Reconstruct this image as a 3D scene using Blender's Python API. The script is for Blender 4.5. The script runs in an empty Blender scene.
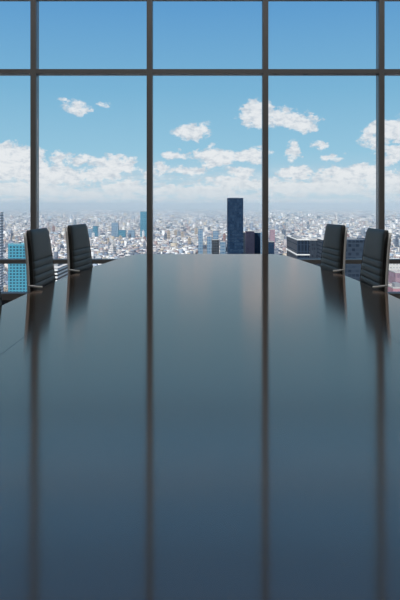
import bpy, bmesh, math, random
import numpy as np
from mathutils import Vector, Matrix

random.seed(7)
rng = np.random.default_rng(11)
sc = bpy.context.scene
col = sc.collection
PI = math.pi

# ------------------------------------------------------------------ camera
EYE = 1.24          # eye height above the floor
F = 600.0           # focal length in pixels of the 400x600 frame
HX, HY = 207.5, 205.0   # vanishing point / horizon in the photograph
cam_d = bpy.data.cameras.new('camera')
cam = bpy.data.objects.new('camera', cam_d)
col.objects.link(cam)
cam.location = (0, 0, EYE)
cam.rotation_euler = (PI / 2, 0, 0)
cam_d.sensor_fit = 'VERTICAL'
cam_d.sensor_height = 36.0
cam_d.lens = 36.0
cam_d.shift_x = -(HX - 200) / 600
cam_d.shift_y = -(300 - HY) / 600
cam_d.clip_start = 0.05
cam_d.clip_end = 90000
sc.camera = cam

def s2l(c):
    return c / 12.92 if c <= 0.04045 else ((c + 0.055) / 1.055) ** 2.4
def rgb(r, g, b):
    return (s2l(r / 255), s2l(g / 255), s2l(b / 255), 1.0)

# ------------------------------------------------------------------ node helper
class NT:
    def __init__(self, tree):
        self.t = tree
    def node(self, typ, **kw):
        n = self.t.nodes.new(typ)
        for k, v in kw.items():
            setattr(n, k, v)
        return n
    def put(self, sock, v):
        if isinstance(v, bpy.types.NodeSocket):
            self.t.links.new(v, sock)
        elif v is not None:
            sock.default_value = v
    def m(self, op, a, b=None, c=None, clamp=False):
        n = self.node('ShaderNodeMath', operation=op, use_clamp=clamp)
        for i, v in enumerate((a, b, c)):
            self.put(n.inputs[i], v)
        return n.outputs[0]
    def mix(self, f, a, b, blend='MIX'):
        n = self.node('ShaderNodeMix', data_type='RGBA', blend_type=blend)
        self.put(n.inputs[0], f); self.put(n.inputs[6], a); self.put(n.inputs[7], b)
        return n.outputs[2]
    def noise(self, vec, scale, detail=4, rough=0.55, dims='3D'):
        n = self.node('ShaderNodeTexNoise', noise_dimensions=dims)
        self.put(n.inputs['Vector'], vec)
        n.inputs['Scale'].default_value = scale
        n.inputs['Detail'].default_value = detail
        n.inputs['Roughness'].default_value = rough
        return n.outputs[0]
    def smooth(self, v, lo, hi, a=0.0, b=1.0):
        n = self.node('ShaderNodeMapRange', interpolation_type='SMOOTHSTEP')
        self.put(n.inputs[0], v)
        for i, x in enumerate((lo, hi, a, b)):
            n.inputs[1 + i].default_value = x
        return n.outputs[0]
    def ramp(self, v, stops):
        n = self.node('ShaderNodeValToRGB')
        cr = n.color_ramp
        while len(cr.elements) < len(stops):
            cr.elements.new(0.5)
        for e, (p, c) in zip(cr.elements, stops):
            e.position = p; e.color = c
        self.put(n.inputs[0], v)
        return n.outputs[0]
    def xyz(self, x, y, z):
        n = self.node('ShaderNodeCombineXYZ')
        self.put(n.inputs[0], x); self.put(n.inputs[1], y); self.put(n.inputs[2], z)
        return n.outputs[0]

# ------------------------------------------------------------------ sky
world = bpy.data.worlds.new('sky')
sc.world = world
world.use_nodes = True
wt = world.node_tree
wt.nodes.clear()
W = NT(wt)
tc = W.node('ShaderNodeTexCoord')
sx = W.node('ShaderNodeSeparateXYZ')
wt.links.new(tc.outputs['Generated'], sx.inputs[0])
X, Y, Z = sx.outputs
az = W.m('ARCTAN2', X, Y)                      # heading, 0 = straight out of the window
hor = W.m('SQRT', W.m('ADD', W.m('MULTIPLY', X, X), W.m('MULTIPLY', Y, Y)))
el = W.m('DIVIDE', Z, W.m('MAXIMUM', hor, 0.02))   # tangent of the elevation
# clear-sky colour by elevation
elr = W.m('MULTIPLY', el, 1.0, clamp=True)
base = W.ramp(elr, [
    (0.0, rgb(199, 217, 227)), (0.03, rgb(181, 212, 228)), (0.09, rgb(151, 200, 225)),
    (0.19, rgb(125, 183, 218)), (0.33, rgb(98, 160, 211)), (0.45, rgb(80, 140, 196)), (0.62, rgb(52, 104, 160)), (1.0, rgb(42, 88, 145))])
# cumulus clouds: (px, py, rx, ry, strength) on the photograph
CL = [
    (78, 108, 15, 8, .62), (70, 102, 8, 5, .5), (103, 105, 6, 4, .42),
    (193, 131, 19, 9, .85), (258, 115, 18, 15, 1.1), (281, 116, 18, 10, .85), (300, 122, 20, 10, .92),
    (177, 155, 14, 6, .8), (216, 157, 24, 11, 1.05), (252, 155, 16, 9, 1.0), (187, 171, 22, 6, .75),
    (293, 152, 7, 12, .6), (321, 145, 9, 5, .62), (333, 158, 9, 4, .5), (81, 160, 15, 5, .72),
    (8, 163, 30, 19, 1.25), (28, 158, 17, 12, .9), (52, 176, 36, 12, 1.0), (58, 160, 10, 9, .6),
    (112, 168, 25, 12, 1.05), (92, 177, 26, 7, .85), (125, 188, 26, 9, .95), (25, 190, 40, 9, .9), (80, 194, 26, 7, .8),
    (391, 129, 26, 13, 1.1), (373, 142, 12, 8, .6), (396, 152, 16, 9, .9), (392, 160, 12, 8, .8),
    (352, 174, 34, 10, 1.15), (296, 172, 20, 7, .95), (323, 186, 62, 9, .95), (390, 182, 30, 12, .95),
    (236, 184, 36, 9, .9), (208, 191, 40, 7, .85), (283, 188, 34, 9, .85), (240, 172, 16, 6, .7),
    (165, 190, 20, 6, .65), (160, 168, 9, 6, .7), (150, 177, 10, 7, .6)]
wn1 = W.noise(W.xyz(W.m('MULTIPLY', az, 1.0), W.m('MULTIPLY', el, 1.6), 0.3), 34, 5, .62)
wn2 = W.noise(W.xyz(az, W.m('MULTIPLY', el, 1.6), 5.7), 34, 5, .62)
wa = W.m('ADD', az, W.m('MULTIPLY', W.m('SUBTRACT', wn1, .5), .060))
we = W.m('ADD', el, W.m('MULTIPLY', W.m('SUBTRACT', wn2, .5), .034))
acc = None
flat = None
for (px, py, rx, ry, st) in CL:
    u, v = (px - HX) / F, (HY - py) / F
    ca, ce = math.atan(u), v / math.sqrt(1 + u * u)
    ra, re = rx / F * 1.12, ry / F * 1.12
    da = W.m('MULTIPLY', W.m('SUBTRACT', wa, ca), 1 / ra)
    de = W.m('MULTIPLY', W.m('SUBTRACT', we, ce), 1 / re)
    r2 = W.m('ADD', W.m('MULTIPLY', da, da), W.m('MULTIPLY', de, de))
    d = W.m('MULTIPLY', W.m('SUBTRACT', 1.0, r2), st)
    acc = d if acc is None else W.m('SMOOTH_MAX', acc, d, .35)
# further clouds away from the part of the sky straight ahead
fn = W.noise(W.xyz(W.m('MULTIPLY', az, 1.0), W.m('MULTIPLY', el, 2.3), 2.0), 7, 6, .6)
side = W.smooth(W.m('ABSOLUTE', az), .36, .46)
dif = W.m('SUBTRACT', W.m('MULTIPLY', W.m('SUBTRACT', fn, .5), 5.0), W.m('MULTIPLY', el, .6))
dif = W.m('SUBTRACT', dif, W.m('MULTIPLY', W.m('SUBTRACT', 1.0, side), 6.0))
acc = W.m('MAXIMUM', acc, dif)
det = W.noise(W.xyz(az, W.m('MULTIPLY', el, 1.35), 9.0), 52, 8, .72)
dens = W.m('ADD', acc, W.m('MULTIPLY', W.m('SUBTRACT', det, .5), 2.6))
dens = W.smooth(dens, .02, .6)
# thin bank of cloud towards the horizon
bn = W.noise(W.xyz(az, W.m('MULTIPLY', el, 4.0), 1.0), 30, 7, .68)
bank = W.m('MULTIPLY', W.smooth(el, .075, .010), W.smooth(bn, .43, .56, .12, .92))
cov = W.m('MAXIMUM', W.m('MULTIPLY', dens, .93), bank)
cov = W.m('MULTIPLY', cov, W.smooth(el, -.004, .008))
shn = W.noise(W.xyz(az, W.m('MULTIPLY', el, 1.8), 14.0), 62, 5, .65)
shade = W.smooth(W.m('ADD', shn, W.m('MULTIPLY', acc, .12)), .38, .68)
ccol = W.mix(shade, rgb(200, 209, 219), rgb(240, 241, 243))
ccol = W.mix(W.smooth(el, .06, .0), ccol, rgb(217, 225, 231))
skyc = W.mix(cov, base, ccol)
bg = W.node('ShaderNodeBackground')
wt.links.new(skyc, bg.inputs[0])
bg.inputs[1].default_value = 1.0
wo = W.node('ShaderNodeOutputWorld')
wt.links.new(bg.outputs[0], wo.inputs[0])
world.cycles.sampling_method = 'MANUAL'
world.cycles.sample_map_resolution = 512

# sun: high, from behind the building and a little to the left
sun_d = bpy.data.lights.new('sun', 'SUN')
sun_d.energy = 5.4
sun_d.angle = math.radians(.6)
sun_d.color = (1.0, .975, .94)
sun = bpy.data.objects.new('sun', sun_d)
col.objects.link(sun)
sd = Vector((.45, .80, -.95))
sun.rotation_euler = sd.to_track_quat('-Z', 'Y').to_euler()
sun.location = (0, 0, 40)

# added fill light under the ceiling, no real fitting; brightens frames and chairs
for i, lx in enumerate((0.0,)):
    ld = bpy.data.lights.new('ceiling_fill', 'AREA')
    ld.shape = 'RECTANGLE'; ld.size = 10.0; ld.size_y = 1.0
    ld.energy = 150
    ld.color = (1.0, .985, .965)
    lo = bpy.data.objects.new('ceiling_fill', ld)
    col.objects.link(lo)
    lo.location = (lx, 3.1, 6.0)

vs = sc.view_settings
vs.view_transform = 'Standard'
vs.look = 'None'
vs.exposure = 0.0
vs.gamma = 1.0
vs.use_curve_mapping = False
sc.cycles.max_bounces = 8
sc.cycles.transparent_max_bounces = 16
sc.cycles.volume_bounces = 0
sc.cycles.sample_clamp_indirect = 6.0
sc.cycles.use_denoising = True

# ------------------------------------------------------------------ materials
def mat(name, color, rough=.5, metal=0.0, spec=.5, bump=None, var=None):
    m = bpy.data.materials.new(name)
    m.use_nodes = True
    n = NT(m.node_tree)
    b = m.node_tree.nodes['Principled BSDF']
    b.inputs['Base Color'].default_value = color
    b.inputs['Roughness'].default_value = rough
    b.inputs['Metallic'].default_value = metal
    b.inputs['Specular IOR Level'].default_value = spec
    if var or bump:
        t = n.node('ShaderNodeTexCoord')
    if var:
        f = n.noise(t.outputs['Object'], var[0], 4, .6)
        c2 = tuple(min(1, x * var[1]) for x in color[:3]) + (1,)
        m.node_tree.links.new(n.mix(f, color, c2), b.inputs['Base Color'])
    if bump:
        f = n.noise(t.outputs['Object'], bump[0], 4, .6)
        bp = n.node('ShaderNodeBump')
        bp.inputs['Strength'].default_value = bump[1]
        bp.inputs['Distance'].default_value = .002
        m.node_tree.links.new(f, bp.inputs['Height'])
        m.node_tree.links.new(bp.outputs[0], b.inputs['Normal'])
    return m

M_frame = mat('anodised_frame', rgb(128, 126, 126), .42, .2, .5, var=(3, .9))
M_wall = mat('white_plaster', rgb(205, 203, 198), .85, bump=(60, .3), var=(2, .94))
M_ceil = mat('ceiling_paint', rgb(215, 214, 210), .9, var=(2, .95))
M_floor = mat('dark_carpet', rgb(52, 53, 56), .95, 0, .2, bump=(220, .8), var=(40, .7))
M_leather = mat('black_leather', rgb(50, 55, 57), .5, 0, .4, bump=(160, .25), var=(25, .85))
M_piping = mat('black_piping', rgb(22, 23, 25), .55, 0, .4, var=(25, .85))
M_chrome = mat('polished_aluminium', rgb(222, 223, 224), .35, .15, .5, var=(12, .92))
M_plastic = mat('black_plastic', rgb(24, 25, 27), .45, 0, .5, var=(20, .8))
M_tablebase = mat('table_base_lacquer', rgb(38, 40, 44), .35, 0, .5, var=(8, .85))

# dark satin lacquer table top with a faint bronze metallic flake
M_top = bpy.data.materials.new('table_top_lacquer')
M_top.use_nodes = True
n = NT(M_top.node_tree)
b = M_top.node_tree.nodes['Principled BSDF']
tco = n.node('ShaderNodeTexCoord')
f = n.noise(tco.outputs['Object'], 3.0, 4, .5)
M_top.node_tree.links.new(n.mix(f, (.50, .42, .335, 1), (.51, .43, .34, 1)), b.inputs['Base Color'])
b.inputs['Metallic'].default_value = .93
b.inputs['Specular Tint'].default_value = (.82, .66, .61, 1)
b.inputs['Roughness'].default_value = .115
b.inputs['Anisotropic'].default_value = .85      # fine grain brushed across the table
M_top.node_tree.links.new(n.xyz(0.0, 1.0, 0.0), b.inputs['Tangent'])
M_inlay = mat('table_inlay', rgb(30, 33, 38), .3, 0, .5, var=(8, .9))

# window glass: clear, with the faint mirror of a flat pane
M_glass = bpy.data.materials.new('window_glass')
M_glass.use_nodes = True
g = M_glass.node_tree
g.nodes.clear()
n = NT(g)
tr = n.node('ShaderNodeBsdfTransparent'); tr.inputs[0].default_value = (.985, .99, .99, 1)
gl = n.node('ShaderNodeBsdfGlossy'); gl.inputs['Roughness'].default_value = .0
fr = n.node('ShaderNodeFresnel'); fr.inputs[0].default_value = 1.25
mx = n.node('ShaderNodeMixShader')
g.links.new(fr.outputs[0], mx.inputs[0]); g.links.new(tr.outputs[0], mx.inputs[1]); g.links.new(gl.outputs[0], mx.inputs[2])
out = n.node('ShaderNodeOutputMaterial'); g.links.new(mx.outputs[0], out.inputs[0])

def facade(name, wall, glass, floor_h=3.4, bay=3.2, band=.45, pier=.3, roof=(160, 160, 160), grough=.25, horiz=True, vert=True, tone=58):
    """walls with rows of windows; wall / glass / roof are sRGB triples"""
    m = bpy.data.materials.new(name)
    m.use_nodes = True
    t = m.node_tree
    n = NT(t)
    b = t.nodes['Principled BSDF']
    b.inputs['Specular IOR Level'].default_value = .25
    tc = n.node('ShaderNodeTexCoord')
    s = n.node('ShaderNodeSeparateXYZ'); t.links.new(tc.outputs['Object'], s.inputs[0])
    ge = n.node('ShaderNodeNewGeometry')
    sn = n.node('ShaderNodeSeparateXYZ'); t.links.new(ge.outputs['Normal'], sn.inputs[0])
    up = n.m('GREATER_THAN', sn.outputs[2], .5)
    zz = n.m('DIVIDE', s.outputs[2], floor_h)
    row = n.m('GREATER_THAN', n.m('FRACT', zz), band) if horiz else 1.0
    uu = n.m('DIVIDE', n.m('ADD', s.outputs[0], s.outputs[1]), bay)
    cl = n.m('GREATER_THAN', n.m('FRACT', n.m('ADD', uu, 100.0)), pier) if vert else 1.0
    win = n.m('MULTIPLY', row, cl)
    # every pane a slightly different tone (blinds, rooms)
    cell = n.node('ShaderNodeTexWhiteNoise', noise_dimensions='2D')
    t.links.new(n.xyz(n.m('FLOOR', uu), n.m('FLOOR', zz), 0.0), cell.inputs[0])
    gc = n.mix(n.m('MULTIPLY', cell.outputs[0], .45), rgb(*glass), rgb(*[min(255, c + tone) for c in glass]))
    nz = n.noise(tc.outputs['Object'], .05, 3)
    wc = n.mix(nz, rgb(*[c * .92 for c in wall]), rgb(*wall))
    c = n.mix(win, wc, gc)
    rc = n.mix(n.noise(tc.outputs['Object'], .2, 3), rgb(*[c_ * .8 for c_ in roof]), rgb(*roof))
    c = n.mix(up, c, rc)
    t.links.new(c, b.inputs['Base Color'])
    r = n.m('SUBTRACT', .8, n.m('MULTIPLY', win, .8 - grough))
    r = n.m('MAXIMUM', r, n.m('MULTIPLY', up, .8))
    t.links.new(r, b.inputs['Roughness'])
    return m

# ------------------------------------------------------------------ mesh helpers
def tag(o, label=None, cat=None, group=None, kind=None):
    if label: o['label'] = label
    if cat: o['category'] = cat
    if group: o['group'] = group
    if kind: o['kind'] = kind
    return o

def mk(name, bm, m, parent=None, smooth=False, loc=None, rotz=0):
    me = bpy.data.meshes.new(name)
    bmesh.ops.recalc_face_normals(bm, faces=bm.faces)
    bm.to_mesh(me); bm.free()
    me.materials.append(m)
    if smooth:
        for p in me.polygons: p.use_smooth = True
    o = bpy.data.objects.new(name, me)
    col.objects.link(o)
    if loc: o.location = loc
    o.rotation_euler = (0, 0, rotz)
    if parent: o.parent = parent
    return o

def empty(name, loc, rotz=0):
    o = bpy.data.objects.new(name, None)
    o.empty_display_size = .1
    col.objects.link(o)
    o.location = loc; o.rotation_euler = (0, 0, rotz)
    return o

def box(bm, x0, x1, y0, y1, z0, z1, bev=0.0):
    r = bmesh.ops.create_cube(bm, size=1.0)
    vs_ = r['verts']
    for v in vs_:
        v.co = Vector(((x0 + x1) / 2 + v.co.x * (x1 - x0), (y0 + y1) / 2 + v.co.y * (y1 - y0), (z0 + z1) / 2 + v.co.z * (z1 - z0)))
    if bev:
        es = list({e for v in vs_ for e in v.link_edges})
        bmesh.ops.bevel(bm, geom=es, offset=bev, segments=2, profile=.6, affect='EDGES')

def tube(bm, pts, r, seg=10, closed_ends=True, sy=1.0):
    """round bar through a list of points; r a number or one per point"""
    pts = [Vector(p) for p in pts]
    rr = r if isinstance(r, (list, tuple)) else [r] * len(pts)
    rings = []
    up0 = None
    for i, p in enumerate(pts):
        d = (pts[min(i + 1, len(pts) - 1)] - pts[max(i - 1, 0)]).normalized()
        if up0 is None:
            up0 = Vector((0, 0, 1)) if abs(d.z) < .9 else Vector((0, 1, 0))
        a = d.cross(up0).normalized()
        up0 = a.cross(d).normalized()
        rings.append([bm.verts.new(p + (a * math.cos(t) * sy + up0 * math.sin(t)) * rr[i]) for t in [2 * PI * k / seg for k in range(seg)]])
    for A, B in zip(rings, rings[1:]):
        for k in range(seg):
            bm.faces.new((A[k], A[(k + 1) % seg], B[(k + 1) % seg], B[k]))
    if closed_ends:
        bm.faces.new(rings[0][::-1]); bm.faces.new(rings[-1])

def struct(name, bm, m, label, parent=None):
    o = mk(name, bm, m, parent)
    if parent is None:
        tag(o, label, None, None, 'structure')
    return o

# ------------------------------------------------------------------ the room
WY = 7.8            # inner face of the window frame
FD = 0.15           # frame depth
RX = 5.36           # half width of the room
RB = -4.2           # back wall
RH = 6.05           # ceiling height
S = 1.512             # window bay

bm = bmesh.new(); box(bm, -RX - .2, RX + .2, RB - .2, WY + FD + .25, -.3, 0)
struct('floor', bm, M_floor, 'dark grey carpeted floor running up to the window wall')
bm = bmesh.new(); box(bm, -RX - .2, RX + .2, RB - .2, WY + FD + .25, RH, RH + .3)
struct('ceiling', bm, M_ceil, 'pale ceiling high above the meeting table')
bm = bmesh.new(); box(bm, -RX - .2, -RX, RB - .2, WY + FD + .05, 0, RH)
struct('wall_left', bm, M_wall, 'pale wall at the left end of the window')
bm = bmesh.new(); box(bm, RX, RX + .2, RB - .2, WY + FD + .05, 0, RH)
struct('wall_right', bm, M_wall, 'pale wall at the right end of the window')
bm = bmesh.new(); box(bm, -RX, RX, RB - .2, RB, 0, RH)
struct('wall_back', bm, M_wall, 'pale wall behind the viewer')

mull_x = [-3.5 * S + S * i for i in range(8)]
for i, x in enumerate(mull_x):
    bm = bmesh.new()
    w = .036
    box(bm, x - w, x + w, WY, WY + FD, 0, RH, .004)
    struct('trim_%d' % (i + 1), bm, M_frame, 'grey metal upright between two panes of the window wall')
trans_z = [.0, .475, 2.951, 3.936, 4.86, RH - .07]
trans_h = [.09, .055, .058, .06, .06, .07]
for i in range(7):
    xa, xb = mull_x[i] + .036, mull_x[i + 1] - .036
    w = empty('window_%d' % (i + 1), ((xa + xb) / 2, WY, 0))
    tag(w, 'bay of the glass wall with slim grey crossbars', None, None, 'structure')
    hw = (xb - xa) / 2
    for z, h in zip(trans_z, trans_h):
        bm = bmesh.new(); box(bm, -hw, hw, .002, FD - .002, z, z + h, .003)
        mk('crossbar', bm, M_frame, w)
    for j in range(5):
        z0 = trans_z[j] + trans_h[j]; z1 = trans_z[j + 1]
        bm = bmesh.new(); box(bm, -hw, hw, FD * .55, FD * .55 + .012, z0, z1)
        mk('pane', bm, M_glass, w)

# ------------------------------------------------------------------ conference table
HALF = [(-1.6, .0), (-1.6, .62), (-1.55, .70), (-1.4, .765), (-1.1, .812), (-.8, .852), (-.39, .898), (.08, .948), (.5, .978), (1.0, 1.0), (1.6, 1.008), (2.2, 1.010),
        (2.8, 1.008), (3.4, 1.0), (3.9, .978), (4.32, .948), (4.79, .898), (5.2, .852), (5.5, .812), (5.8, .765), (5.95, .70), (6.0, .62), (6.0, .0)]
table = empty('conference_table', (0, 2.2, 0))
tag(table, 'long dark glossy boat-shaped conference table mirroring the windows', 'table')

def smooth_half(off=0.0):
    """outline of the right side, Catmull-Rom through HALF, inset by off"""
    P = [Vector((x, y)) for (y, x) in HALF]
    out_ = []
    for i in range(len(P) - 1):
        p0 = P[max(i - 1, 0)]; p1 = P[i]; p2 = P[i + 1]; p3 = P[min(i + 2, len(P) - 1)]
        for t in (0, .25, .5, .75):
            q = .5 * ((2 * p1) + (-p0 + p2) * t + (2 * p0 - 5 * p1 + 4 * p2 - p3) * t * t + (-p0 + 3 * p1 - 3 * p2 + p3) * t ** 3)
            out_.append(q)
    out_.append(P[-1])
    res = []
    for i, q in enumerate(out_):
        d = (out_[min(i + 1, len(out_) - 1)] - out_[max(i - 1, 0)])
        if d.length < 1e-6: d = Vector((0, 1))
        d.normalize()
        nrm = Vector((d.y, -d.x))
        res.append(q - nrm * off)
    return res

def outline(off=0.0):
    h = smooth_half(off)
    r = [(max(p.x, 0), p.y) for p in h]
    l = [(-x, y) for (x, y) in reversed(r[1:-1])]
    return r + l

bm = bmesh.new()
prof = [(.03, .705), (.004, .712), (0.0, .718), (0.0, .744), (.002, .7485), (.006, .75)]
rings = [[bm.verts.new((x, y - 2.2, z)) for (x, y) in outline(o_)] for (o_, z) in prof]
N = len(rings[0])
for A, B in zip(rings, rings[1:]):
    for k in range(N):
        bm.faces.new((A[k], A[(k + 1) % N], B[(k + 1) % N], B[k]))
bm.faces.new(rings[0]); bm.faces.new(rings[-1])
top = mk('table_top', bm, M_top, table)
# thin inlay line set into the top
bm = bmesh.new()
for sgn in (-1, 1):
    a = []; c = []
    for k in range(41):
        y = -1.2 + 3.5 * k / 40
        x = .635 + .045 * math.exp(-((y - 2.35) / 1.3) ** 2)
        a.append(bm.verts.new((sgn * x, y - 2.2, .7502))); c.append(bm.verts.new((sgn * (x + .0016), y - 2.2, .7502)))
    for k in range(40):
        bm.faces.new((a[k], a[k + 1], c[k + 1], c[k]))
mk('inlay_line', bm, M_inlay, top)
for yy in (.3, 4.1):
    bm = bmesh.new()
    box(bm, -.11, .11, yy - 2.2 - .35, yy - 2.2 + .35, .02, .70, .012)
    box(bm, -.30, .30, yy - 2.2 - .45, yy - 2.2 + .45, 0, .022, .006)
    mk('pedestal', bm, M_tablebase, table)
bm = bmesh.new(); box(bm, -.04, .04, -1.55, 1.55, .60, .69, .006)
mk('beam', bm, M_tablebase, table)

# ------------------------------------------------------------------ chairs
# local frame: facing +X, origin on the floor under the seat
def back_x(z):
    """front surface of the backrest"""
    pts = [(.47, -.232), (.55, -.252), (.65, -.262), (.75, -.268), (.85, -.276), (.95, -.286), (1.04, -.298), (1.10, -.307)]
    for (z0, x0), (z1, x1) in zip(pts, pts[1:]):
        if z <= z1: return x0 + (x1 - x0) * (z - z0) / (z1 - z0)
    return pts[-1][1]
SEAMS = [.905, .862, .819, .776, .733, .69, .647, .604, .561]
HB = .250
ZT = 1.09
def taper(z): return HB * (1 - .19 * max(0, min(1, (z - .70) / .38)))
def make_chair():
    r = empty('office_chair', (0, 0, 0))
    # backrest pad: lofted ribbed cushion
    bm = bmesh.new()
    zs = [.47 + (ZT - .47) * i / 150 for i in range(151)]
    ny = 12
    loops = []
    for z in zs:
        g_ = 0
        for s_ in SEAMS:
            g_ = max(g_, math.exp(-((z - s_) / .0042) ** 2))
        puff = .0018 * abs(math.sin(PI * (z - .905) / .043)) if z < .905 else .0018 * min(1, (z - .905) / .02)
        xf = back_x(z) + puff - .005 * g_
        t = (z - ZT) / .03
        rnd = math.sqrt(max(0, 1 - max(0, 1 + t) ** 2)) if z > ZT - .03 else 1.0
        tb = (.49 - z) / .02
        rb = math.sqrt(max(0, 1 - max(0, tb) ** 2)) if z < .49 else 1.0
        k_ = min(rnd, rb)
        hw = taper(z) - .007 * (1 - k_)
        th = .038 * (.35 + .65 * k_)
        xm = back_x(z) - .019
        ring = []
        for j in range(ny + 1):
            s_ = -1 + 2 * j / ny
            e = 1 - abs(s_) ** 6 * .45
            ring.append(bm.verts.new((xm + (xf - xm) * e * (.4 + .6 * k_), s_ * hw, z)))
        for j in range(ny + 1):
            s_ = 1 - 2 * j / ny
            e = 1 - abs(s_) ** 6 * .45
            ring.append(bm.verts.new((xm - th * .5 * e, s_ * hw, z)))
        loops.append(ring)
    n_ = len(loops[0])
    for A, B in zip(loops, loops[1:]):
        for k in range(n_):
            bm.faces.new((A[k], A[(k + 1) % n_], B[(k + 1) % n_], B[k]))
    bm.faces.new(loops[0]); bm.faces.new(loops[-1])
    mk('backrest', bm, M_leather, r, True)
    # piping down both edges of the pad
    for sgn in (-1, 1):
        bm = bmesh.new()
        tube(bm, [(back_x(z) - .012, sgn * (taper(z) + .002), z) for z in [.49 + .058 * i for i in range(11)]], .006, 8)
        mk('piping', bm, M_piping, r, True)
    # aluminium side rails: down the back, round and under the seat
    for sgn in (-1, 1):
        bm = bmesh.new()
        pts = [(back_x(z) - .036, sgn * (taper(z) + .005), z) for z in [1.075, 1.03, .98, .9, .82, .74, .66, .58, .52]]
        pts += [(-.238, sgn * .243, .455), (-.20, sgn * .243, .425), (-.14, sgn * .243, .415), (0, sgn * .243, .412), (.14, sgn * .243, .415), (.22, sgn * .243, .425)]
        tube(bm, pts, .0095, 10, True, .9)
        mk('side_rail', bm, M_chrome, r, True)
    bm = bmesh.new()
    tube(bm, [(back_x(1.06) - .036, -.2, 1.06), (back_x(1.06) - .043, 0, 1.062), (back_x(1.06) - .036, .2, 1.06)], .008, 8)
    mk('spreader', bm, M_chrome, r, True)
    bm = bmesh.new()
    tube(bm, [(back_x(.7) - .045, -.24, .7), (back_x(.7) - .06, 0, .7), (back_x(.7) - .045, .24, .7)], .010, 8)
    mk('spreader', bm, M_chrome, r, True)
    # seat: channelled pad
    bm = bmesh.new()
    loops = []
    nx = 90
    for i in range(nx + 1):
        x = -.225 + .47 * i / nx
        fr_ = i / nx
        k_ = min(1, math.sqrt(max(0, 1 - max(0, (fr_ - .93) / .07) ** 2)) + .12, math.sqrt(max(0, 1 - max(0, (.05 - fr_) / .05) ** 2)) + .15)
        zc = .452 + .018 * (fr_ - .45) ** 2 * 2 - .03 * max(0, fr_ - .8)
        groove = .007 * max(math.exp(-((x - q) / .0042) ** 2) for q in [-.18 + .05 * j for j in range(8)])
        ring = []
        for j in range(ny + 1):
            s_ = -1 + 2 * j / ny
            ring.append(bm.verts.new((x, s_ * .24, zc + (.024 * k_ - groove) * (1 - abs(s_) ** 6 * .5))))
        for j in range(ny + 1):
            s_ = 1 - 2 * j / ny
            ring.append(bm.verts.new((x, s_ * .24, zc - .020 * k_ * (1 - abs(s_) ** 6 * .5))))
        loops.append(ring)
    for A, B in zip(loops, loops[1:]):
        for k in range(n_):
            bm.faces.new((A[k], A[(k + 1) % n_], B[(k + 1) % n_], B[k]))
    bm.faces.new(loops[0]); bm.faces.new(loops[-1])
    mk('seat', bm, M_leather, r, True)
    # slim lever at table height on the side nearer the room
    bm = bmesh.new()
    y_ = -.262
    tube(bm, [(back_x(.775) - .034, y_, .772), (back_x(.775) - .01, y_, .769), (back_x(.775) + .02, y_, .765), (back_x(.775) + .046, y_, .764), (back_x(.775) + .050, y_, .764)],
         [.005, .006, .006, .0055, .003], 10)
    mk('lever', bm, M_chrome, r, True)
    # seat support, column, five-star base and castors
    bm = bmesh.new()
    box(bm, -.09, .09, -.235, .235, .398, .412, .004)
    box(bm, -.11, .11, -.075, .075, .372, .400, .01)
    mk('seat_support', bm, M_chrome, r)
    bm = bmesh.new()
    tube(bm, [(0, 0, .09), (0, 0, .24), (0, 0, .242), (0, 0, .375)], [.028, .028, .018, .018], 20)
    mk('column', bm, M_plastic, r, True)
    bm = bmesh.new()
    tube(bm, [(0, 0, .075), (0, 0, .125)], .042, 20)
    for k in range(5):
        a_ = 2 * PI * k / 5 + .3
        ca_, sa_ = math.cos(a_), math.sin(a_)
        tube(bm, [(.02 * ca_, .02 * sa_, .105), (.15 * ca_, .15 * sa_, .088), (.27 * ca_, .27 * sa_, .070)], [.022, .018, .013], 10)
    mk('star_base', bm, M_chrome, r, True)
    for k in range(5):
        a_ = 2 * PI * k / 5 + .3
        cx, cy = .262 * math.cos(a_), .262 * math.sin(a_)
        bm = bmesh.new()
        q = Vector((-math.sin(a_), math.cos(a_), 0))
        for s_ in (-1, 1):
            c0 = Vector((cx, cy, .028)) + q * s_ * .008
            c1 = Vector((cx, cy, .028)) + q * s_ * .022
            tube(bm, [c0, c1], .028, 18)
        tube(bm, [(cx, cy, .03), (cx, cy, .066)], .008, 10)
        mk('castor', bm, M_plastic, r, True)
    return r

def copy_tree(o, parent=None):
    c = o.copy()
    col.objects.link(c)
    c.parent = parent
    for ch in list(o.children):
        if ch.users_collection: copy_tree(ch, c)
    return c

proto = make_chair()
# (x of the front of the backrest at table height, depth of its centre, turn, label)
chairs = [
    (-1.006, 3.745, 0.0, 'nearer of the two fully visible black leather office chairs on the left of the table'),
    (-.945, 4.60, -.10, 'black leather office chair on the left of the table, closest to the window'),
    (-1.012, 2.73, 0.0, 'black office chair cut off by the left picture edge beside the table'),
    (.929, 4.60, PI + .10, 'black leather office chair on the right of the table, closest to the window'),
    (1.006, 3.745, PI, 'nearer of the two black leather office chairs on the right of the table'),
]
for i, (cx, cy, rz, lab) in enumerate(chairs):
    o = proto if i == 0 else copy_tree(proto)
    off = -.268
    o.location = (cx - off * math.cos(rz), cy - off * math.sin(rz), 0)
    o.rotation_euler = (0, 0, rz)
    if cx > 0:
        for ch in o.children:
            if ch.name.startswith('lever'): ch.scale.y = -1
    tag(o, lab, 'chair', 'office chairs around the conference table')

# ------------------------------------------------------------------ the city below
G = -180.0
def wx(px, d): return (px - HX) / F * d
def wz(py, d): return EYE - (py - HY) / F * d

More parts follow.
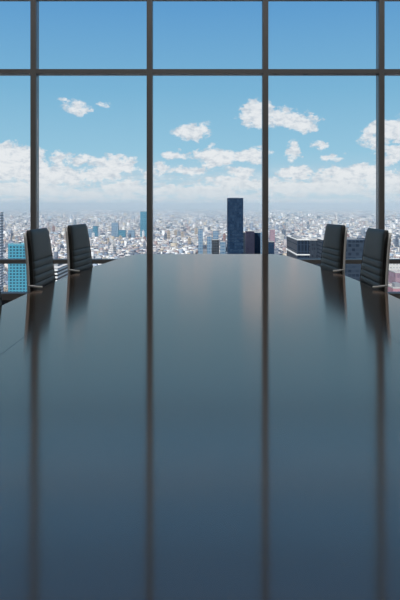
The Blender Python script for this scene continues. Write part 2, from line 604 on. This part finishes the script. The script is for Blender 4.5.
# haze over the city: a thin, even layer of scattering air
hz = bpy.data.materials.new('haze')
hz.use_nodes = True
ht = hz.node_tree; ht.nodes.clear()
n = NT(ht)
vsn = n.node('ShaderNodeVolumeScatter')
vsn.inputs['Color'].default_value = (.68, .90, 1.0, 1)
vsn.inputs['Density'].default_value = 1.2e-4
vsn.inputs['Anisotropy'].default_value = -.12
van = n.node('ShaderNodeVolumeAbsorption')
van.inputs['Color'].default_value = (.45, .80, 1.0, 1)
van.inputs['Density'].default_value = 3.2e-5
vad = n.node('ShaderNodeAddShader')
ht.links.new(vsn.outputs[0], vad.inputs[0]); ht.links.new(van.outputs[0], vad.inputs[1])
ho = n.node('ShaderNodeOutputMaterial'); ht.links.new(vad.outputs[0], ho.inputs['Volume'])
bm = bmesh.new(); box(bm, -32000, 32000, 1800, 41000, G + .5, 60)
h_ = mk('haze', bm, hz)
tag(h_, 'pale blue haze lying over the distant city', 'haze', None, 'stuff')

# ground
M_ground = bpy.data.materials.new('city_ground')
M_ground.use_nodes = True
n = NT(M_ground.node_tree)
b = M_ground.node_tree.nodes['Principled BSDF']
tcg = n.node('ShaderNodeTexCoord')
g1 = n.noise(tcg.outputs['Object'], .0011, 5, .6)
g2 = n.noise(tcg.outputs['Object'], .02, 4, .6)
c = n.ramp(g1, [(.36, rgb(116, 116, 116)), (.46, rgb(140, 136, 132)), (.55, rgb(96, 110, 84)), (.66, rgb(120, 120, 118))])
c = n.mix(n.smooth(g2, .4, .62), c, rgb(88, 90, 92))
M_ground.node_tree.links.new(c, b.inputs['Base Color'])
b.inputs['Roughness'].default_value = .95
bm = bmesh.new()
vv = [bm.verts.new(p) for p in ((-40000, -300, G), (40000, -300, G), (40000, 48000, G), (-40000, 48000, G))]
bm.faces.new(vv)
gr = mk('ground', bm, M_ground)
tag(gr, 'streets and ground of the city far below', None, None, 'structure')

# ---- landmark buildings, each a thing
def building(name, m, px0, px1, pytop, d, depth, label, cat='building', roofbox=None, parapet=None, rot=0.0, tip=None, cap=None, base=None):
    x0, x1 = wx(px0, d), wx(px1, d)
    zt = wz(pytop, d)
    cx = (x0 + x1) / 2; hw = (x1 - x0) / 2
    r = empty(name, (cx, d + depth / 2, G), rot)
    H = zt - G
    bm = bmesh.new(); box(bm, -hw, hw, -depth / 2, depth / 2, 0, H)
    mk('facade', bm, m, r)
    pm = parapet or M_conc
    t = min(.9, hw * .1)
    bm = bmesh.new()
    ph = .9
    e = .15
    box(bm, -hw - e, hw + e, -depth / 2 - e, -depth / 2 + t, H, H + ph)
    box(bm, -hw - e, hw + e, depth / 2 - t, depth / 2 + e, H, H + ph)
    box(bm, -hw - e, -hw + t, -depth / 2 + t, depth / 2 - t, H, H + ph)
    box(bm, hw - t, hw + e, -depth / 2 + t, depth / 2 - t, H, H + ph)
    mk('parapet', bm, pm, r)
    if roofbox:
        a0, a1, hh = roofbox
        bm = bmesh.new(); box(bm, -hw + a0 * 2 * hw, -hw + a1 * 2 * hw, -depth * .2, depth * .25, H, H + hh)
        mk('roof_plant', bm, M_plant, r)
    if tip:
        bm = bmesh.new(); tube(bm, [(0, 0, H), (0, 0, H + tip)], .5, 6)
        mk('mast', bm, M_plant, r)
    tag(r, label, cat)
    return r

M_conc = mat('pale_concrete', rgb(190, 188, 184), .85, 0, .3, var=(.2, .85))
M_plant = mat('roof_plant_metal', rgb(140, 144, 148), .7, 0, .3, var=(.3, .85))
M_dkpar = mat('dark_parapet', rgb(62, 78, 98), .6, 0, .4, var=(.2, .85))
M_whitepar = mat('white_parapet', rgb(225, 224, 220), .8, 0, .3, var=(.2, .92))

F_navy = facade('navy_glass_tower', (18, 46, 72), (4, 28, 52), 7.8, 5.8, .3, .3, (80, 88, 98), .35)
F_dark = facade('dark_blue_glass', (46, 60, 76), (12, 24, 40), 7.0, 3.4, .12, .36, (205, 203, 198), .35, tone=14)
F_slate = facade('slate_banded_glass', (50, 62, 76), (14, 28, 44), 4.4, 4.0, .35, .25, (120, 128, 134), .35)
F_dark2 = facade('slate_glass', (56, 66, 78), (26, 36, 50), 4.6, 2.6, .4, .3, (170, 168, 165), .3)
F_mauve = facade('mauve_stone', (158, 134, 144), (128, 108, 122), 6.0, 5.0, .5, .45, (190, 186, 184), .5)
F_teal = facade('teal_panels', (78, 150, 172), (10, 44, 62), 3.25, 3.6, .50, .40, (150, 170, 175), .35)
F_tealt = facade('teal_tower_glass', (84, 140, 160), (20, 88, 118), 10.0, 8.0, .3, .3, (120, 150, 160), .3)
F_white = facade('white_banded', (235, 235, 232), (14, 17, 20), 3.6, 3.0, .5, 0, (215, 212, 206), .4, vert=False)
F_white2 = facade('white_louvred', (236, 236, 236), (70, 78, 88), 2.4, 2.2, .5, .25, (215, 212, 206), .4)
F_blue = facade('light_blue_glass', (136, 156, 172), (60, 98, 128), 9.0, 7.0, .4, .3, (190, 195, 198), .35)
F_grey = facade('grey_block', (72, 80, 88), (14, 22, 32), 7.0, 5.5, .45, .3, (150, 150, 150), .5)
F_pale = facade('pale_block', (206, 204, 198), (150, 152, 152), 3.6, 3.4, .55, .4, (214, 211, 205), .6)
F_pink = facade('pink_brick', (176, 132, 140), (104, 88, 104), 3.4, 3.0, .5, .45, (196, 160, 164), .7)

building('skyscraper', F_navy, 227.5, 243.3, 198.3, 1500, 40, 'tallest dark navy glass tower rising above the horizon, centre right', roofbox=(.1, .75, 1.5), parapet=M_dkpar)
building('office_tower', F_dark2, 241.0, 247.0, 232.5, 1650, 30, 'slim slate office tower directly beside the tall navy skyscraper', parapet=M_conc)
building('office_tower', F_mauve, 246.0, 254.5, 231.5, 1600, 30, 'mauve stone tower between two dark towers right of the skyscraper')
building('office_tower', F_navy, 254.3, 260.5, 232.5, 1620, 30, 'navy tower with pale roof edge just left of a window upright', parapet=M_whitepar)
building('office_tower', F_blue, 260.5, 264.5, 231.8, 1750, 30, 'narrow light blue tower half hidden by the centre-right window upright')
building('office_tower', F_mauve, 270.3, 275.0, 229.6, 1950, 30, 'thin mauve tower just right of the centre-right window upright')
building('office_building', F_navy, 266.5, 274.3, 242.0, 1500, 30, 'short navy block in front of the thin mauve tower', parapet=M_conc)
# big dark building, its long left side running away from us
r = building('office_building', F_dark, 297.2, 309.5, 240.2, 620, 82, 'dark blue glass building with white roof line and ledge, right of the table end',
             roofbox=(.2, .7, 2), parapet=M_whitepar)
hw_ = 6.36
bm = bmesh.new()
zb = wz(255.2, 620) - G
box(bm, -hw_ - 1.2, -hw_, -42, 41, zb, zb + 1.1)
box(bm, -hw_, hw_ + .3, -42, -41, zb, zb + 1.1)
mk('ledge', bm, M_whitepar, r)
building('office_building', F_dark2, 309.7, 322, 240.5, 740, 30, 'grey glass block tucked behind the dark corner building', parapet=M_conc)
building('office_building', F_slate, 322, 344, 240.0, 700, 30, 'dark glass block seen behind the far right chair', parapet=M_whitepar)
building('office_building', F_slate, 341.0, 371, 240.3, 620, 30, 'navy glass block between the two right-hand chairs', roofbox=(.2, .6, 2.0), parapet=M_dkpar)
building('office_tower', F_pale, 332.8, 337.6, 221.0, 2400, 24, 'small pale tower whose top peeks over the far right chair', tip=6)
building('office_building', F_pale, 386.5, 412, 262.5, 640, 45, 'wide pale flat-fronted block right of the nearer right chair', parapet=M_whitepar)
building('office_building', F_mauve, 395.6, 405, 273.0, 480, 20, 'mauve high-rise at the right picture edge above pink roofs')
building('apartment_building', F_grey, 383.6, 389.0, 273.5, 500, 12, 'thin grey tower beside the edge of the nearer right chair')
building('apartment_building', F_pink, 386.5, 393.0, 285.5, 430, 14, 'pink brick block lowest beside the nearer right chair', roofbox=(.2, .6, 2.5))
building('apartment_building', F_pink, 393.2, 404, 288.5, 410, 14, 'pink brick block at the right picture edge above the table', roofbox=(.3, .8, 3))
building('apartment_building', F_pink, 379.5, 386.3, 289.8, 405, 10, 'pink brick block half hidden behind the nearer right chair')
# left
building('apartment_tower', F_white2, -14, .3, 213.0, 520, 8, 'tall white tower with fine bands at the left picture edge', parapet=M_whitepar)
building('apartment_building', F_teal, 8.0, 27.3, 244.5, 650, 16, 'bright teal block with rows of dark windows left of the nearer left chair', roofbox=(.2, .5, 2.0), parapet=mat('teal_parapet', rgb(120, 178, 192), .7, 0, .3, var=(.2, .9)))
building('skyscraper', F_tealt, 140.2, 147.4, 211.5, 3150, 26, 'slender teal glass tower beside the left-centre window upright', tip=8)
building('office_tower', F_tealt, 92.8, 97.5, 226.0, 3150, 22, 'small teal tower to the right of the far left chair, taller of a pair')
building('office_tower', F_blue, 88.0, 92.5, 229.0, 3150, 22, 'pale blue block immediately beside the top of the far left chair')
building('office_tower', F_blue, 111.5, 118.0, 222.5, 3150, 26, 'pale grey-blue tower midway between far left chair and teal skyscraper')
building('office_building', F_tealt, 118.3, 125.5, 230.0, 3150, 24, 'low teal block at the foot of the pale grey-blue tower')
building('office_building', F_blue, 128.0, 134.5, 230.0, 3150, 24, 'light grey block just left of the slender teal tower')
building('office_tower', F_blue, 198.3, 202.8, 229.0, 1900, 20, 'slim pale blue tower left of the dark grey block', tip=10)
building('office_tower', F_blue, 207.0, 211.5, 236.5, 1900, 20, 'short pale blue tower between slim tower and dark grey block')
building('office_tower', F_blue, 213.0, 218.5, 231.0, 2150, 20, 'light blue tower standing behind the dark grey block')
building('office_building', F_grey, 211.8, 219.3, 240.0, 1650, 24, 'dark grey block left of the tall navy skyscraper')
building('office_building', F_blue, 220.3, 225.4, 242.0, 1750, 20, 'light blue block squeezed between grey block and navy skyscraper')
# banded apartment block, its long side running away from us
d1, d2 = 600.0, 675.0
r = empty('apartment_building', (-150 - 12, (d1 + d2) / 2, G))
bm = bmesh.new(); box(bm, -12, 12, -(d2 - d1) / 2, (d2 - d1) / 2, 0, wz(268.6, d1) - G)
mk('facade', bm, F_white, r)
bm = bmesh.new(); box(bm, -8, 6, -12, 10, wz(268.6, d1) - G, wz(268.6, d1) - G + 2.5)
mk('roof_plant', bm, M_plant, r)
tag(r, 'long block with white balcony bands between the two left chairs', 'building')

# ---- the mass of ordinary buildings
LAND = []
for o in list(col.objects):
    if o.type == 'EMPTY' and o.location.z < -100:
        LAND.append((o.location.x, o.location.y))
LAND = np.array(LAND)
def vnoise(x, y, s, seed=0):
    """cheap value noise, numpy"""
    xi = np.floor(x / s).astype(np.int64); yi = np.floor(y / s).astype(np.int64)
    fx = x / s - xi; fy = y / s - yi
    fx = fx * fx * (3 - 2 * fx); fy = fy * fy * (3 - 2 * fy)
    def h(a, b_):
        v = np.sin(a * 127.1 + b_ * 311.7 + seed * 17.3) * 43758.5453
        return v - np.floor(v)
    return (h(xi, yi) * (1 - fx) + h(xi + 1, yi) * fx) * (1 - fy) + (h(xi, yi + 1) * (1 - fx) + h(xi + 1, yi + 1) * fx) * fy

bx, by, bw, bd, bh, br = [], [], [], [], [], []
for (ya, yb, cell) in ((420, 1500, 21), (1500, 3200, 15.5), (3200, 6500, 23), (6500, 14000, 46), (14000, 39000, 190)):
    half = .46 * yb + 60
    gx = np.arange(-half * 1.5, half * 1.5, cell)
    gy = np.arange(ya * .4, yb * 1.5, cell)
    A, B = np.meshgrid(gx, gy)
    A = A.ravel() + rng.uniform(-.16, .16, A.size) * cell
    B = B.ravel() + rng.uniform(-.16, .16, B.size) * cell
    th = math.radians(24)
    Xw = A * math.cos(th) - B * math.sin(th); Yw = A * math.sin(th) + B * math.cos(th)
    k = (Yw > ya) & (Yw <= yb) & (np.abs(Xw) < .46 * Yw + 60)
    street = (np.abs((A / cell) % 7 - 3.5) < .42) | (np.abs((B / cell) % 11 - 5.5) < .42)
    park = vnoise(Xw, Yw, 420, 3) * .6 + vnoise(Xw, Yw, 150, 5) * .4 > .72
    k &= ~street & ~park
    Xw, Yw = Xw[k], Yw[k]
    nn = Xw.size
    w_ = rng.uniform(.5, .98, nn) * cell; d_ = rng.uniform(.5, .98, nn) * cell
    hh = rng.uniform(5, 12, nn) * (1 + .8 * vnoise(Xw, Yw, 500, 9))
    tall = rng.random(nn) < .025
    hh[tall] *= rng.uniform(1.6, 3.0, tall.sum())
    big = rng.random(nn) < .03
    w_[big] *= 1.6; d_[big] *= 1.4
    if ya < 1000:
        hh *= 1.3
    bx.append(Xw); by.append(Yw); bw.append(w_); bd.append(d_); bh.append(hh); br.append(np.full(nn, th) + (rng.random(nn) < .12) * .5)
bx, by, bw, bd, bh, br = map(np.concatenate, (bx, by, bw, bd, bh, br))
# keep clear of the landmark buildings
k = np.ones(bx.size, bool)
for (lx, ly) in LAND:
    k &= (np.abs(bx - lx) > 44) | (np.abs(by - ly) > 48)
k &= ~((np.abs(bx + 162) < 60) & (np.abs(by - 637) < 75))
bx, by, bw, bd, bh, br = (a[k] for a in (bx, by, bw, bd, bh, br))
print('city buildings', bx.size)

# palette of wall and roof colours (real paint and tile colours)
WALLP = np.array([rgb(*c)[:3] for c in ((206, 204, 198), (186, 182, 178), (164, 158, 158), (148, 132, 130), (122, 132, 148), (176, 166, 150), (98, 108, 122), (222, 222, 220), (150, 164, 178), (66, 76, 92))])
ROOFP = np.array([rgb(*c)[:3] for c in ((186, 186, 184), (164, 166, 168), (130, 136, 146), (146, 112, 106), (104, 110, 118), (176, 164, 148), (76, 86, 98), (226, 226, 226), (118, 140, 162), (88, 102, 88), (158, 134, 132), (96, 104, 112))])
wi = rng.integers(0, len(WALLP), bx.size)
ri = rng.integers(0, len(ROOFP), bx.size)

# the 300 that show largest in the photograph become objects of their own
px = HX + F * bx / by
size = np.maximum(bw, bh) / by * F
ybot = HY + (180 + EYE) / by * F
ytop = HY + (EYE - (G + bh)) / by * F
tab = 205 + np.maximum(.487 * np.abs(px - HX), 49.0)      # upper edge of the table in view
tab = np.maximum(tab, 254)
seen = (px > 1) & (px < 399) & (ytop < tab - 1.5)
for (a_, b_, t_) in ((24, 57, 228), (67, 92, 225), (319, 344, 225), (359, 391, 229), (227, 262, 198), (285, 320, 236), (319, 372, 239), (8, 28, 243), (0, 3, 212), (147, 152, 0), (262, 268, 0)):
    seen &= ~((px > a_) & (px < b_) & (ytop > t_))
order = np.argsort(-np.where(seen, size, -1))
hero = order[:300]
mask = np.ones(bx.size, bool); mask[hero] = False

def boxes_mesh(name, idx, m):
    n_ = idx.size
    c, s = np.cos(br[idx]), np.sin(br[idx])
    hw, hd = bw[idx] / 2, bd[idx] / 2
    V = np.zeros((n_, 8, 3), np.float32)
    for j, (sx_, sy_) in enumerate(((-1, -1), (1, -1), (1, 1), (-1, 1))):
        lx, ly = hw * sx_, hd * sy_
        V[:, j, 0] = V[:, j + 4, 0] = bx[idx] + lx * c - ly * s
        V[:, j, 1] = V[:, j + 4, 1] = by[idx] + lx * s + ly * c
        V[:, j, 2] = G
        V[:, j + 4, 2] = G + bh[idx]
    FQ = np.array([[4, 5, 6, 7], [0, 1, 5, 4], [1, 2, 6, 5], [2, 3, 7, 6], [3, 0, 4, 7]])
    L = (FQ[None] + (np.arange(n_) * 8)[:, None, None]).reshape(-1)
    me = bpy.data.meshes.new(name)
    me.vertices.add(n_ * 8); me.vertices.foreach_set('co', V.ravel())
    me.loops.add(L.size); me.loops.foreach_set('vertex_index', L.astype(np.int32))
    me.polygons.add(n_ * 5)
    me.polygons.foreach_set('loop_start', np.arange(0, L.size, 4, dtype=np.int32))
    me.update(calc_edges=True)
    at = me.attributes.new('paint', 'FLOAT_COLOR', 'FACE')
    C = np.ones((n_, 5, 4), np.float32)
    C[:, 0, :3] = ROOFP[ri[idx]]
    C[:, 1:, :3] = WALLP[wi[idx]][:, None]
    at.data.foreach_set('color', C.ravel())
    me.materials.append(m)
    o = bpy.data.objects.new(name, me); col.objects.link(o)
    return o
M_city = bpy.data.materials.new('city_paint')
M_city.use_nodes = True
n = NT(M_city.node_tree)
b = M_city.node_tree.nodes['Principled BSDF']
an = n.node('ShaderNodeAttribute'); an.attribute_name = 'paint'
tcc = n.node('ShaderNodeTexCoord')
c = n.mix(n.noise(tcc.outputs['Object'], .15, 2), an.outputs['Color'], (1, 1, 1, 1), 'MULTIPLY')
M_city.node_tree.links.new(c, b.inputs['Base Color'])
b.inputs['Roughness'].default_value = .85
idx = np.nonzero(mask)[0]
o = boxes_mesh('city_buildings', idx, M_city)
tag(o, 'countless small pale buildings of the city reaching to the horizon', 'buildings', 'distant city', 'stuff')

# individual low-rise kinds
KINDS = [
    ('pale', (214, 210, 204), (120, 126, 134), (222, 220, 215), 'white low-rise block'),
    ('tan', (190, 174, 156), (110, 104, 100), (200, 188, 170), 'tan low-rise block'),
    ('grey', (150, 156, 166), (92, 102, 116), (150, 156, 164), 'grey low-rise block'),
    ('brick', (168, 132, 126), (96, 84, 86), (172, 134, 126), 'reddish low-rise block'),
    ('slate', (104, 114, 130), (62, 72, 88), (190, 190, 190), 'slate blue low-rise block'),
    ('white', (234, 233, 230), (150, 158, 166), (236, 235, 232), 'bright white low-rise block'),
]
protos = []
for (nm, wc_, gc_, rc_, lab) in KINDS:
    fm = facade('low_rise_' + nm, wc_, gc_, .22, .2, .5, .4, rc_, .6)
    bm = bmesh.new()
    box(bm, -.5, .5, -.5, .5, 0, 1)
    me = bpy.data.meshes.new('low_rise_building')
    # stair house and a lower wing so the outline is not a bare box
    box(bm, -.2, .1, -.15, .2, 1, 1.16)
    box(bm, .28, .42, .1, .35, 1, 1.08)
    bm.to_mesh(me); bm.free(); me.materials.append(fm)
    protos.append(me)
first = {}
for q, i in enumerate(hero):
    kd = (int(wi[i]) * 3 + int(ri[i])) % len(KINDS)
    if kd not in first:
        o = bpy.data.objects.new('low_rise_building', protos[kd]); first[kd] = o
    else:
        o = first[kd].copy()
    col.objects.link(o)
    o.location = (bx[i], by[i], G)
    o.rotation_euler = (0, 0, br[i])
    o.scale = (bw[i], bd[i], bh[i])
    side_ = 'left of' if px[i] < 150 else ('right of' if px[i] > 265 else 'between')
    if side_ == 'between':
        where = 'between the two middle uprights'
    else:
        where = ('left of the two middle uprights' if px[i] < 150 else 'right of the two middle uprights')
    tag(o, KINDS[kd][4] + ' in the near city ' + where, 'building', KINDS[kd][4] + 's ' + side_ + ' the middle window uprights')
